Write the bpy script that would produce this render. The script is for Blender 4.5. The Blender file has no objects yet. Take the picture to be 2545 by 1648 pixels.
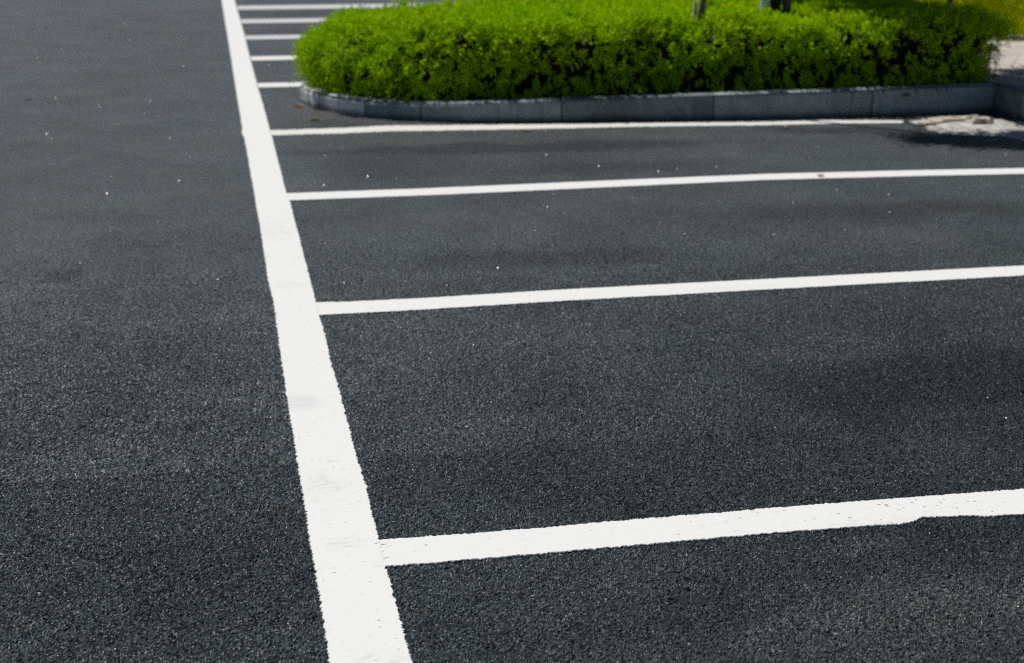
import bpy, math, random
import numpy as np
from mathutils import Vector, Matrix
random.seed(7); rng = np.random.default_rng(11)
scene = bpy.context.scene
COL = scene.collection
R = math.radians

# ------------------------------------------------------------------ camera
FPX, PITCH, YAW, ROLL, CAMH = 3761.9964, R(16.1069), R(10.9433), R(-0.1014), 1.5992
IW, IH = 2545.0, 1648.0
fw = np.array([math.sin(YAW)*math.cos(PITCH), math.cos(YAW)*math.cos(PITCH), -math.sin(PITCH)])
rt = np.array([math.cos(YAW), -math.sin(YAW), 0.0]); up = np.cross(rt, fw)
rt, up = math.cos(ROLL)*rt + math.sin(ROLL)*up, -math.sin(ROLL)*rt + math.cos(ROLL)*up

def at(x, y, z=0.0):
    """survey point of the photograph -> world x, y on the level z"""
    d = fw*FPX + rt*(x-IW/2) - up*(y-IH/2)
    t = (z-CAMH)/d[2]
    return float(d[0]*t), float(d[1]*t)

cd = bpy.data.cameras.new('camera'); cam = bpy.data.objects.new('camera', cd); COL.objects.link(cam)
cd.sensor_width = 36; cd.sensor_fit = 'HORIZONTAL'; cd.lens = FPX/IW*36
cd.clip_start = 0.05; cd.clip_end = 2000
m = Matrix(((rt[0], up[0], -fw[0], 0), (rt[1], up[1], -fw[1], 0), (rt[2], up[2], -fw[2], CAMH), (0, 0, 0, 1)))
cam.matrix_world = m
cd.dof.use_dof = True; cd.dof.focus_distance = 3.95; cd.dof.aperture_fstop = 4.0
scene.camera = cam
scene.cycles.use_denoising = False
scene.cycles.filter_width = 1.25
scene.cycles.max_bounces = 6

# ------------------------------------------------------------------ light
SUN_EL, SUN_AZ = 67.0, -36.0           # azimuth measured from +Y, positive to +X
w = bpy.data.worlds.new('World'); scene.world = w; w.use_nodes = True
nt = w.node_tree; bg = nt.nodes['Background']
sky = nt.nodes.new('ShaderNodeTexSky'); sky.sky_type = 'NISHITA'; sky.sun_disc = False
sky.sun_elevation = R(SUN_EL); sky.sun_rotation = R(SUN_AZ)
sky.air_density = 0.65; sky.dust_density = 0.1; sky.ozone_density = 1.2
nt.links.new(sky.outputs[0], bg.inputs[0]); bg.inputs[1].default_value = 0.05
sl = bpy.data.lights.new('sun', 'SUN'); sl.energy = 5.0; sl.angle = R(0.53); sl.color = (1.0, 0.965, 0.915)
so = bpy.data.objects.new('sun', sl); COL.objects.link(so)
sv = Vector((math.sin(R(SUN_AZ))*math.cos(R(SUN_EL)), math.cos(R(SUN_AZ))*math.cos(R(SUN_EL)), math.sin(R(SUN_EL))))
so.rotation_euler = sv.to_track_quat('Z', 'Y').to_euler()
so.location = (0, 0, 20)
scene.view_settings.view_transform = 'Standard'; scene.view_settings.look = 'None'
scene.view_settings.gamma = 1; scene.view_settings.exposure = -0.29

# ------------------------------------------------------------------ helpers
def tag(o, label=None, cat=None, group=None, kind=None):
    if label: o['label'] = label
    if cat: o['category'] = cat
    if group: o['group'] = group
    if kind: o['kind'] = kind
    return o

def mesh_obj(name, verts, faces, mat, parent=None, smooth=False):
    me = bpy.data.meshes.new(name)
    if isinstance(verts, np.ndarray):
        nv = len(verts); nf = len(faces); k = faces.shape[1]
        me.vertices.add(nv); me.vertices.foreach_set('co', verts.astype(np.float32).ravel())
        me.loops.add(nf*k); me.loops.foreach_set('vertex_index', faces.astype(np.int32).ravel())
        me.polygons.add(nf); me.polygons.foreach_set('loop_start', np.arange(0, nf*k, k, dtype=np.int32))
        me.update(calc_edges=True)
    else:
        me.from_pydata([tuple(v) for v in verts], [], faces); me.update()
    me.polygons.foreach_set('use_smooth', [bool(smooth)]*len(me.polygons))
    if mat: me.materials.append(mat)
    o = bpy.data.objects.new(name, me); COL.objects.link(o)
    if parent: o.parent = parent
    return o

def empty(name, loc):
    o = bpy.data.objects.new(name, None); o.location = loc; COL.objects.link(o)
    o.empty_display_size = 0.2
    return o

class N:
    """tiny node builder"""
    def __init__(s, name):
        s.mat = bpy.data.materials.new(name); s.mat.use_nodes = True
        s.t = s.mat.node_tree; s.b = s.t.nodes['Principled BSDF']; s.out = s.t.nodes['Material Output']
        s.tc = s.t.nodes.new('ShaderNodeTexCoord').outputs['Object']
    def n(s, typ, ins=None, **props):
        nd = s.t.nodes.new(typ)
        for k, v in props.items(): setattr(nd, k, v)
        for k, v in (ins or {}).items():
            if isinstance(v, bpy.types.NodeSocket): s.t.links.new(v, nd.inputs[k])
            else: nd.inputs[k].default_value = v
        return nd
    def noise(s, vec, scale, detail=3, rough=0.5, dist=0.0):
        return s.n('ShaderNodeTexNoise', {'Vector': vec, 'Scale': scale, 'Detail': detail, 'Roughness': rough, 'Distortion': dist}).outputs['Fac']
    def vor(s, vec, scale, feature='F1', rnd=1.0):
        return s.n('ShaderNodeTexVoronoi', {'Vector': vec, 'Scale': scale, 'Randomness': rnd}, feature=feature)
    def math(s, op, a, b=0.0, c=0.0, clamp=False):
        nd = s.n('ShaderNodeMath', operation=op); nd.use_clamp = clamp
        for i, v in enumerate((a, b, c)):
            if isinstance(v, bpy.types.NodeSocket): s.t.links.new(v, nd.inputs[i])
            else: nd.inputs[i].default_value = v
        return nd.outputs[0]
    def ramp(s, fac, a, b, lo=0.0, hi=1.0, smooth=True):
        return s.n('ShaderNodeMapRange', {'Value': fac, 'From Min': a, 'From Max': b, 'To Min': lo, 'To Max': hi},
                   interpolation_type='SMOOTHSTEP' if smooth else 'LINEAR').outputs[0]
    def mix(s, fac, a, b, mode='MIX'):
        nd = s.t.nodes.new('ShaderNodeMix'); nd.data_type = 'RGBA'; nd.blend_type = mode
        for k, v in ((0, fac), (6, a), (7, b)):
            if isinstance(v, bpy.types.NodeSocket): s.t.links.new(v, nd.inputs[k])
            else: nd.inputs[k].default_value = v if k == 0 else (*v, 1) if len(v) == 3 else v
        return nd.outputs[2]
    def mapping(s, vec, scale=(1, 1, 1), loc=(0, 0, 0), rot=(0, 0, 0)):
        return s.n('ShaderNodeMapping', {'Vector': vec, 'Scale': scale, 'Location': loc, 'Rotation': rot}).outputs[0]
    def bump(s, h, strength, dist, prev=None):
        nd = s.n('ShaderNodeBump', {'Height': h, 'Strength': strength, 'Distance': dist})
        if prev: s.t.links.new(prev, nd.inputs['Normal'])
        return nd.outputs[0]
    def set(s, **k):
        names = {'color': 'Base Color', 'rough': 'Roughness', 'normal': 'Normal', 'spec': 'Specular IOR Level', 'metal': 'Metallic'}
        for a, v in k.items():
            i = s.b.inputs[names[a]]
            if isinstance(v, bpy.types.NodeSocket): s.t.links.new(v, i)
            else: i.default_value = (*v, 1) if isinstance(v, tuple) and len(v) == 3 else v
        return s.mat
    def blob(s, cx, cy, rx, ry, rot=0.0, soft=0.5, warp=None):
        """elliptical patch mask on the ground, world metres"""
        mp = s.n('ShaderNodeMapping', {'Vector': warp if warp else s.tc, 'Location': (cx, cy, 0), 'Rotation': (0, 0, rot), 'Scale': (rx, ry, 1e6)}, vector_type='TEXTURE').outputs[0]
        ln = s.n('ShaderNodeVectorMath', {0: mp}, operation='LENGTH').outputs['Value']
        return s.ramp(ln, 1.0+soft, 1.0-soft)

# ------------------------------------------------------------------ materials
def mat_asphalt():
    s = N('asphalt')
    wn = s.n('ShaderNodeTexNoise', {'Vector': s.tc, 'Scale': 2.2, 'Detail': 3})
    off = s.n('ShaderNodeVectorMath', {0: wn.outputs['Color'], 1: (-.5, -.5, -.5)}, operation='ADD').outputs[0]
    off = s.n('ShaderNodeVectorMath', {0: off, 1: (.7, .5, 0)}, operation='MULTIPLY').outputs[0]
    warp = s.n('ShaderNodeVectorMath', {0: s.tc, 1: off}, operation='ADD').outputs[0]
    # aggregate: chips about 7 mm with smaller ones between
    fine = s.n('ShaderNodeTexNoise', {'Vector': s.tc, 'Scale': 90, 'Detail': 2})
    fo = s.n('ShaderNodeVectorMath', {0: fine.outputs['Color'], 1: (.006, .006, .006)}, operation='MULTIPLY').outputs[0]
    v = s.n('ShaderNodeVectorMath', {0: s.tc, 1: fo}, operation='ADD').outputs[0]
    v1 = s.vor(v, 120); v2 = s.vor(v, 260)
    e1 = s.vor(v, 120, 'DISTANCE_TO_EDGE').outputs['Distance']
    h1 = s.math('SUBTRACT', 1.0, s.math('POWER', v1.outputs['Distance'], 1.6))
    c1 = s.n('ShaderNodeSeparateColor', {'Color': v1.outputs['Color']})
    c2 = s.n('ShaderNodeSeparateColor', {'Color': v2.outputs['Color']})
    chip = s.math('MULTIPLY', h1, s.math('MULTIPLY_ADD', c1.outputs[0], 0.75, 0.25))
    h = s.math('ADD', chip, s.math('MULTIPLY', s.math('SUBTRACT', 1.0, v2.outputs['Distance']), 0.35))
    h = s.math('ADD', h, s.math('MULTIPLY', s.noise(s.tc, 45, 3, .6), 1.1))
    # colour: bitumen film over grey stone
    chip_at = s.n('ShaderNodeAttribute'); chip_at.attribute_name = 'chip'; ca = chip_at.outputs['Fac']
    rel_at = s.n('ShaderNodeAttribute'); rel_at.attribute_name = 'relief'; isnear = rel_at.outputs['Fac']
    far_st = s.ramp(c1.outputs[1], 0.55, 1.0)
    stone = s.math('MULTIPLY', far_st, s.ramp(e1, 0.03, 0.2))
    stone = s.math('ADD', s.math('MULTIPLY', stone, s.math('SUBTRACT', 1., isnear)), s.math('MULTIPLY', s.math('MULTIPLY', s.ramp(ca, .40, 1.), .70), isnear))
    base = s.mix(stone, (0.0148, 0.0245, 0.0295), (0.056, 0.086, 0.100))
    speck = s.math('MULTIPLY', s.ramp(c2.outputs[2], 0.968, 0.99), s.ramp(v2.outputs['Distance'], .42, .2))
    base = s.mix(s.math('MULTIPLY', speck, .8), base, (0.26, 0.25, 0.235))
    pit = s.ramp(s.noise(s.tc, 60, 2, .6), 0.42, 0.30)  # crevice shade put into the colour as dark spots, beside real bitumen
    base = s.mix(s.math('MULTIPLY', pit, .3), base, (0.008, 0.009, 0.011))
    # slow tone changes, wheel tracks along the lane
    lf = s.noise(s.mapping(s.tc, (0.55, 0.16, 1)), 1.0, 4, .55)
    lf2 = s.noise(s.tc, 1.6, 4, .6)
    mid = s.noise(s.mapping(s.tc, (1.0, 1.0, 1)), 7.0, 4, .65)
    tone = s.math('MULTIPLY', s.ramp(lf, .25, .75, .80, 1.24), s.math('MULTIPLY', s.ramp(lf2, .3, .7, .88, 1.14), s.ramp(mid, .25, .75, .86, 1.14)))
    dust = s.ramp(s.noise(s.mapping(s.tc, (1, .6, 1), (3.1, 1.7, 0)), 0.9, 5, .6), .5, .72)
    base = s.mix(s.math('MULTIPLY', dust, .10), base, (0.16, 0.155, 0.14))
    col = s.n('ShaderNodeVectorMath', {0: base, 'Scale': tone}, operation='SCALE').outputs[0]
    # darker patches with their own shape
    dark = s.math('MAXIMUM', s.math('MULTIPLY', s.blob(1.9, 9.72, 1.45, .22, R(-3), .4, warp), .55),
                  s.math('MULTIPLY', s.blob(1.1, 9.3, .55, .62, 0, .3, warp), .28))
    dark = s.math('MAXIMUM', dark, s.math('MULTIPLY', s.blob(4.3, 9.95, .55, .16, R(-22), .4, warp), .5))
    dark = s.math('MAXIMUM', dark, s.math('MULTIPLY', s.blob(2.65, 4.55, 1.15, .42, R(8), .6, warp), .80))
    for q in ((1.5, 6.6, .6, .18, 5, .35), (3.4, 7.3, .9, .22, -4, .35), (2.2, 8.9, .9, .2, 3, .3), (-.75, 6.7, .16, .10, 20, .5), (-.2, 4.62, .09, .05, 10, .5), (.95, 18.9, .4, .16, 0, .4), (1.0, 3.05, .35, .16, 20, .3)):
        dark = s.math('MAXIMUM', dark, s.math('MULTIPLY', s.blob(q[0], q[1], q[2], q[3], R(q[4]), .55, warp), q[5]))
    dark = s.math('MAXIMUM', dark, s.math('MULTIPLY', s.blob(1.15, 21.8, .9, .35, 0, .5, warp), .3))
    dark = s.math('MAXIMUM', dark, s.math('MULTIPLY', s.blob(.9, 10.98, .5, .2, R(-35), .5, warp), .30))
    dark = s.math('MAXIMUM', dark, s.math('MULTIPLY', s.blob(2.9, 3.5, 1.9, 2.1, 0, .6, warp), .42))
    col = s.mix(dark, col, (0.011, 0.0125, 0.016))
    sand = s.math('MAXIMUM', s.blob(1.62, 3.36, .10, .05, 0, .8, warp), s.blob(1.22, 3.02, .12, .05, R(20), .8, warp))
    sand = s.math('MAXIMUM', sand, s.blob(1.55, 2.95, .3, .18, 0, .8, warp))
    sand = s.math('MAXIMUM', sand, s.math('MULTIPLY', s.blob(2.0, 5.6, .4, .16, 0, .8, warp), .2))
    sand = s.math('MAXIMUM', sand, s.math('MULTIPLY', s.blob(1.15, 5.25, .35, .16, R(15), .8, warp), .5))
    sand = s.math('MULTIPLY', sand, s.ramp(s.noise(s.tc, 75, 3, .7), .46, .66))
    col = s.mix(s.math('MULTIPLY', sand, .55), col, (0.22, 0.205, 0.18))
    brown = s.math('MULTIPLY', s.blob(.72, 11.75, .28, .55, R(15), .7, warp), s.noise(s.tc, 14, 3, .6))
    col = s.mix(s.math('MULTIPLY', brown, .5), col, (0.07, 0.05, 0.035))
    n = s.bump(h, 1.0, s.math('MULTIPLY_ADD', isnear, -.0055, .0075))
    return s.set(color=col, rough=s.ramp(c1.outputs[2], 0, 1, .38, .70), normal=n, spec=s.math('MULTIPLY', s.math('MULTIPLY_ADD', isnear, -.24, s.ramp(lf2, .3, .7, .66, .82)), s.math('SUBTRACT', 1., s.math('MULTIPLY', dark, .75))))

def mat_paint(name, base=(0.715, 0.72, 0.705), dirt=0.5):
    s = N(name)
    fine = s.noise(s.tc, 260, 2, .6); m1 = s.noise(s.mapping(s.tc, (1, 1, 1)), 24, 4, .65)
    big = s.noise(s.tc, 2.0, 3, .6)
    worn = s.ramp(s.math('ADD', m1, s.math('MULTIPLY', big, .35)), .78, .90)
    col = s.mix(s.math('MULTIPLY', worn, .30*dirt*2), base, (0.42, 0.42, 0.41))
    brush = s.noise(s.mapping(s.tc, (4, 60, 1)), 1.6, 3, .6)
    col = s.mix(s.ramp(brush, .5, .8, 0, .18), col, (0.5, 0.51, 0.51))
    col = s.mix(s.ramp(fine, .6, .8, 0, .25), col, (0.5, 0.5, 0.49))
    # holes in the paint where a pit of the asphalt shows through
    hv = s.vor(s.mapping(s.tc, (.8, 1.7, 1)), 46)
    rc = s.n('ShaderNodeSeparateColor', {'Color': hv.outputs['Color']})
    hole = s.math('MULTIPLY', s.ramp(rc.outputs[0], .86, .93), s.ramp(s.math('ADD', hv.outputs['Distance'], s.math('MULTIPLY', s.noise(s.tc, 160, 2), .3)), .34, .22))
    hole = s.math('MULTIPLY', hole, s.ramp(s.noise(s.tc, 3.5, 2), .36, .52))
    worn2 = s.math('MAXIMUM', s.blob(1.62, 3.56, .5, .12, R(-3), .5), s.blob(.33, 3.52, .10, .07, 0, .5))
    hv2 = s.vor(s.mapping(s.tc, (.7, 1.7, 1), (.3, .2, 0)), 75); rd = s.n('ShaderNodeSeparateColor', {'Color': hv2.outputs['Color']})
    hole = s.math('MAXIMUM', hole, s.math('MULTIPLY', s.math('MULTIPLY', s.ramp(rd.outputs[0], .91, .96), s.ramp(s.math('ADD', hv2.outputs['Distance'], s.math('MULTIPLY', s.noise(s.tc, 120, 2), .45)), .60, .40)), worn2))
    col = s.mix(s.math('MULTIPLY', hole, .9), col, (0.035, 0.036, 0.038))
    scuff = s.blob(.255, 3.585, .05, .035, 0, .7)
    for q in ((1.6, 3.45, .14, .03, 5), (.24, 4.0, .06, .10, 0), (.3, 2.9, .05, .12, 30), (.26, 6.3, .07, .06, 0), (2.1, 5.9, .2, .03, 0), (.24, 7.4, .09, .2, 0), (1.2, 8.26, .2, .04, 0)):
        scuff = s.math('MAXIMUM', scuff, s.blob(q[0], q[1], q[2], q[3], R(q[4]), .7))
    scuff = s.math('MULTIPLY', scuff, s.ramp(s.noise(s.mapping(s.tc, (20, 60, 1)), 1.0, 4, .75), .45, .7))
    col = s.mix(s.math('MULTIPLY', scuff, .5), col, (0.36, 0.37, 0.37))
    smear = s.math('MULTIPLY', s.blob(.215, 4.74, .062, .075, R(10), .5), s.ramp(s.noise(s.mapping(s.tc, (14, 60, 1)), 1.0, 3, .7), .25, .6, .35, 1))
    col = s.mix(s.math('MULTIPLY', smear, .32), col, (0.42, 0.45, 0.46))
    v1 = s.vor(s.tc, 150)
    h = s.math('ADD', s.math('MULTIPLY', v1.outputs['Distance'], -.5), s.noise(s.tc, 50, 3, .6))
    return s.set(color=col, rough=.75, normal=s.bump(h, .55, .0022), spec=.25)

def mat_stone(name, base, blue=1.0):
    s = N(name)
    a = s.noise(s.tc, 3.5, 4, .6); b = s.noise(s.tc, 260, 3, .7); c = s.noise(s.mapping(s.tc, (1, 1, .4)), 17, 4, .65)
    oi = s.n('ShaderNodeObjectInfo').outputs['Random']
    col = s.mix(s.ramp(a, .3, .7), tuple(x*.75 for x in base), tuple(x*1.2 for x in base))
    col = s.mix(s.ramp(b, .35, .65, 0, .35), col, tuple(x*1.5 for x in base))
    col = s.mix(s.ramp(c, .52, .75, 0, .5), col, tuple(x*.45 for x in base))
    col = s.n('ShaderNodeVectorMath', {0: col, 'Scale': s.ramp(oi, 0, 1, .62, 1.3, False)}, operation='SCALE').outputs[0]
    sep = s.n('ShaderNodeSeparateXYZ', {'Vector': s.tc})
    strk = s.noise(s.mapping(s.tc, (1, 1, .12)), 22, 4, .6)
    col = s.mix(s.ramp(strk, .55, .72, 0, .55), col, tuple(x*.35 for x in base))
    col = s.mix(s.ramp(strk, .42, .30, 0, .35), col, tuple(x*1.7 for x in base))
    drip = s.math('MULTIPLY', s.ramp(sep.outputs[0], 4.80, 4.86), s.ramp(sep.outputs[0], 5.46, 5.36))
    drip = s.math('MULTIPLY', s.math('MULTIPLY', drip, s.ramp(sep.outputs[2], .125, .16)), s.ramp(s.noise(s.mapping(s.tc, (1, 1, .45)), 34, 2, .5), .54, .60))
    col = s.mix(s.math('MULTIPLY', drip, .85), col, (.045, .03, .018))
    # darker and browner towards the foot, own shape
    sep = s.n('ShaderNodeSeparateXYZ', {'Vector': s.tc})
    foot = s.math('ADD', sep.outputs[2], s.math('MULTIPLY', a, .05))
    col = s.mix(s.ramp(foot, .085, .03, 0, .75), col, (0.045, 0.042, 0.036))
    return s.set(color=col, rough=.8, normal=s.bump(s.math('ADD', b, s.math('MULTIPLY', c, 2.)), .5, .003), spec=.35)

def mat_leaf(name, c0, c1, c2, trans=0.45, rough=.42, spec=.5, tcol=None):
    s = N(name)
    g = s.n('ShaderNodeNewGeometry')
    r = g.outputs['Random Per Island']
    n1 = s.noise(s.tc, 2.3, 3, .5)
    col = s.mix(r, c0, c1)
    col = s.mix(s.ramp(n1, .35, .7), col, c2)
    s.set(color=col, rough=rough, spec=spec)
    tr = s.n('ShaderNodeBsdfTranslucent')
    tc_ = s.mix(1.0, col, tcol or (1.25, 1.15, .35), 'MULTIPLY')
    s.t.links.new(tc_, tr.inputs[0])
    mx = s.n('ShaderNodeMixShader', {0: trans})
    s.t.links.new(s.b.outputs[0], mx.inputs[1]); s.t.links.new(tr.outputs[0], mx.inputs[2])
    s.t.links.new(mx.outputs[0], s.out.inputs[0])
    return s.mat

def mat_plain(name, a, b, scale=8, rough=.85, bump=.4, dist=.01, stretch=(1, 1, 1)):
    s = N(name)
    f = s.noise(s.mapping(s.tc, stretch), scale, 5, .65)
    return s.set(color=s.mix(s.ramp(f, .3, .7), a, b), rough=rough, normal=s.bump(f, bump, dist), spec=.3)

def mat_paving():
    s = N('paving')
    br = s.n('ShaderNodeTexBrick', {'Vector': s.mapping(s.tc, (1, 1, 1), (0.07, .03, 0), (0, 0, R(2))), 'Scale': 1.0, 'Mortar Size': .006, 'Mortar Smooth': .3,
             'Brick Width': .4, 'Row Height': .2, 'Color1': (.48, .42, .375, 1), 'Color2': (.56, .49, .44, 1), 'Mortar': (.17, .15, .13, 1)})
    f = s.noise(s.tc, 160, 3, .7); b = s.noise(s.tc, 3, 4, .6)
    col = s.mix(s.ramp(b, .35, .7, 0, .45), br.outputs[0], (.27, .25, .23))
    col = s.mix(s.ramp(f, .4, .7, 0, .3), col, (.5, .46, .42))
    return s.set(color=col, rough=.85, normal=s.bump(s.math('ADD', s.math('MULTIPLY', br.outputs[1], -2.), f), .5, .003))

def mat_bark():
    s = N('bark')
    a = s.noise(s.mapping(s.tc, (9, 9, 1.6)), 3.0, 5, .7)
    return s.set(color=s.mix(s.ramp(a, .3, .7), (.07, .052, .04), (.24, .20, .17)), rough=.9, normal=s.bump(a, .9, .012))

def mat_whitewash():
    s = N('whitewashed_bark')
    a = s.noise(s.mapping(s.tc, (9, 9, 1.5)), 3.0, 5, .7)
    return s.set(color=s.mix(s.ramp(a, .55, .75), (.66, .66, .64), (.25, .23, .21)), rough=.85, normal=s.bump(a, .8, .01))

M_ASPH = mat_asphalt(); M_PAINT = mat_paint('road_paint'); M_PAINT2 = mat_paint('worn_road_paint', (.68, .665, .63), 1.0)
M_FAR = mat_paint('dusty_road_paint', (.56, .56, .56), .6)
M_KERB = mat_stone('kerb_granite', (.23, .275, .285)); M_KERB_SUNLIT = mat_stone('sunlit_kerb_stone', (.66, .68, .68)); M_PAVE = mat_paving()  # second kerb stone: sunlight on the rounded end put into its paler colour
M_SOIL = mat_plain('soil', (.03, .022, .015), (.07, .05, .035), 12)
M_CONC = mat_plain('cement', (.36, .34, .31), (.62, .60, .56), 16, .9, .9, .02)
M_MORTAR = mat_plain('mortar', (.05, .05, .048), (.12, .115, .105), 60, .9, .5, .003)
M_BARK = mat_bark(); M_DARKB = mat_plain('dark_bark', (.014, .011, .009), (.05, .04, .033), 14, .9, .9, .01, (3, 3, .6)); M_WASH = mat_whitewash()
M_LEAF = mat_leaf('hedge_leaf', (.22, .48, .002), (.62, .76, .003), (.36, .62, .002), .18, .6, .06, (1.3, 1.15, .3))
M_CORE_SHADE = mat_plain('hedge_core_shade', (.005, .007, .003), (.012, .011, .006), 20)  # near-black colour stands for the shade deep in the hedge
M_YEL = mat_leaf('yellow_leaf', (.58, .70, .012), (.76, .74, .015), (.48, .66, .01), .72, .4, .3, (1.3, 1.25, .5))
M_TREE = mat_leaf('tree_leaf', (.05, .12, .012), (.08, .16, .014), (.06, .13, .01), .3)
M_WEED = mat_leaf('weed_leaf', (.05, .11, .015), (.09, .15, .02), (.07, .12, .02), .3)
M_DRY = mat_leaf('dry_leaf', (.20, .11, .05), (.30, .19, .09), (.17, .10, .05), .2)
M_IRON = mat_plain('cast_iron', (.02, .019, .018), (.07, .05, .035), 30, .6, .5, .003)
M_FLECK = N('mica_fleck').set(color=(.92, .93, .95), rough=.52, metal=1.0, spec=.5)

# ------------------------------------------------------------------ ground
def sheet(name, x0, x1, y0, y1, z, mat, kind='structure'):
    o = mesh_obj(name, [(x0, y0, z), (x1, y0, z), (x1, y1, z), (x0, y1, z)], [(0, 1, 2, 3)], mat)
    return tag(o, kind=kind)

def field(x, y, seed, f):
    r = np.random.default_rng(seed); v = 0
    for k in range(7):
        a = r.uniform(0, 6.28); fr = f*r.uniform(.6, 1.7); ph = r.uniform(0, 6.28)
        v = v+np.sin((x*np.cos(a)+y*np.sin(a))*fr+ph)
    return v/7*1.6
def chips(x, y, cell, seed):
    """bed of angular chippings: one flat tilted facet per stone; returns height 0..1 and a tone per stone"""
    r_ = np.random.default_rng(seed); T = 512
    jx = r_.random((T, T)); jy = r_.random((T, T)); hh = r_.random((T, T))
    tx = r_.normal(0, 1, (T, T)); ty = r_.normal(0, 1, (T, T)); tn = r_.random((T, T))
    gx = x/cell; gy = y/cell; ix = np.floor(gx).astype(int); iy = np.floor(gy).astype(int)
    best = np.full(x.shape, 9.); sec = np.full(x.shape, 9.); H = np.zeros(x.shape); TN = np.zeros(x.shape)
    for a in (-1, 0, 1):
        for b in (-1, 0, 1):
            cx_ = (ix+a) % T; cy_ = (iy+b) % T
            dx_ = gx-(ix+a+jx[cx_, cy_]); dy_ = gy-(iy+b+jy[cx_, cy_]); d = np.sqrt(dx_**2+dy_**2)
            near = d < best
            sec = np.where(near, best, np.minimum(sec, d))
            h = hh[cx_, cy_] + .55*(dx_*tx[cx_, cy_]+dy_*ty[cx_, cy_])
            H = np.where(near, h, H); TN = np.where(near, tn[cx_, cy_], TN); best = np.where(near, d, best)
    gap = np.clip((sec-best)/.28, 0, 1)
    return H*(.35+.65*gap) - (1-gap)*.45, TN
def relief(x0, x1, y0, y1, st, amp, cell, seed):
    nx = int((x1-x0)/st)+1; ny = int((y1-y0)/st)+1
    X, Y = np.meshgrid(np.linspace(x0, x1, nx), np.linspace(y0, y1, ny))
    X = X+rng.uniform(-.25, .25, X.shape)*st; Y = Y+rng.uniform(-.25, .25, Y.shape)*st
    X[:, 0] = x0; X[:, -1] = x1; Y[0] = y0; Y[-1] = y1
    wx_ = X+field(X, Y, 31, 300.)*.0012; wy_ = Y+field(X, Y, 32, 300.)*.0012
    H, TN = chips(wx_, wy_, cell, seed)
    w_ = np.clip((10.0-Y)/5.6, 0, 1); w_ = w_*w_*(3-2*w_)
    Z = -.0016 + w_*(.0014 + amp*(H-.42) + .0012*field(X, Y, 33, 45.) + .0008*field(X, Y, 34, 9.))
    Z = np.minimum(Z, .0036)
    Z[0] = Z[-1] = -.001; Z[:, 0] = Z[:, -1] = -.001
    i = np.arange(ny-1)[:, None]*nx+np.arange(nx-1)[None, :]; i = i.ravel()[:, None]
    return np.stack([X.ravel(), Y.ravel(), Z.ravel()], 1), np.concatenate([i, i+1, i+nx+1, i+nx], 1), TN.ravel(), w_.ravel()
def quad(x0, x1, y0, y1, z): return np.array([(x0, y0, z), (x1, y0, z), (x1, y1, z), (x0, y1, z)]), np.array([[0, 1, 2, 3]]), np.full(4, .5), np.full(4, 1. if y1 < 4.3 else 0.)
pieces = [relief(-2.9, 3.9, 2.4, 4.2, .0029, .0044, .0059, 1), relief(-3.2, 5.2, 4.2, 6.3, .0044, .0045, .0063, 1), relief(-3.2, 5.45, 6.3, 10.1, .0078, .0054, .0080, 2)]
zs = -.0014
pieces += [quad(-400, 400, -60, 2.4, zs), quad(-400, -2.9, 2.4, 4.2, zs), quad(3.9, 400, 2.4, 4.2, zs), quad(-400, -3.2, 4.2, 6.3, zs), quad(5.2, 400, 4.2, 6.3, zs),
           quad(-400, -3.2, 6.3, 10.1, zs), quad(5.45, 400, 6.3, 10.1, zs), quad(-400, 400, 10.1, 700, zs), quad(-30, 30, -10, 20, -.03)]
Vs, Fs, Ts, Ws, o_ = [], [], [], [], 0
for v, f, tn, wt in pieces:
    Vs.append(v); Fs.append(f+o_); Ts.append(tn); Ws.append(wt); o_ += len(v)
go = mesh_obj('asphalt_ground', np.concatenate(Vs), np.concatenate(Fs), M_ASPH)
at_ = go.data.attributes.new('chip', 'FLOAT', 'POINT'); at_.data.foreach_set('value', np.concatenate(Ts).astype(np.float32))
at_ = go.data.attributes.new('relief', 'FLOAT', 'POINT'); at_.data.foreach_set('value', np.concatenate(Ws).astype(np.float32))
tag(go, kind='structure'); del Vs, Fs, Ts, pieces


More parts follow.
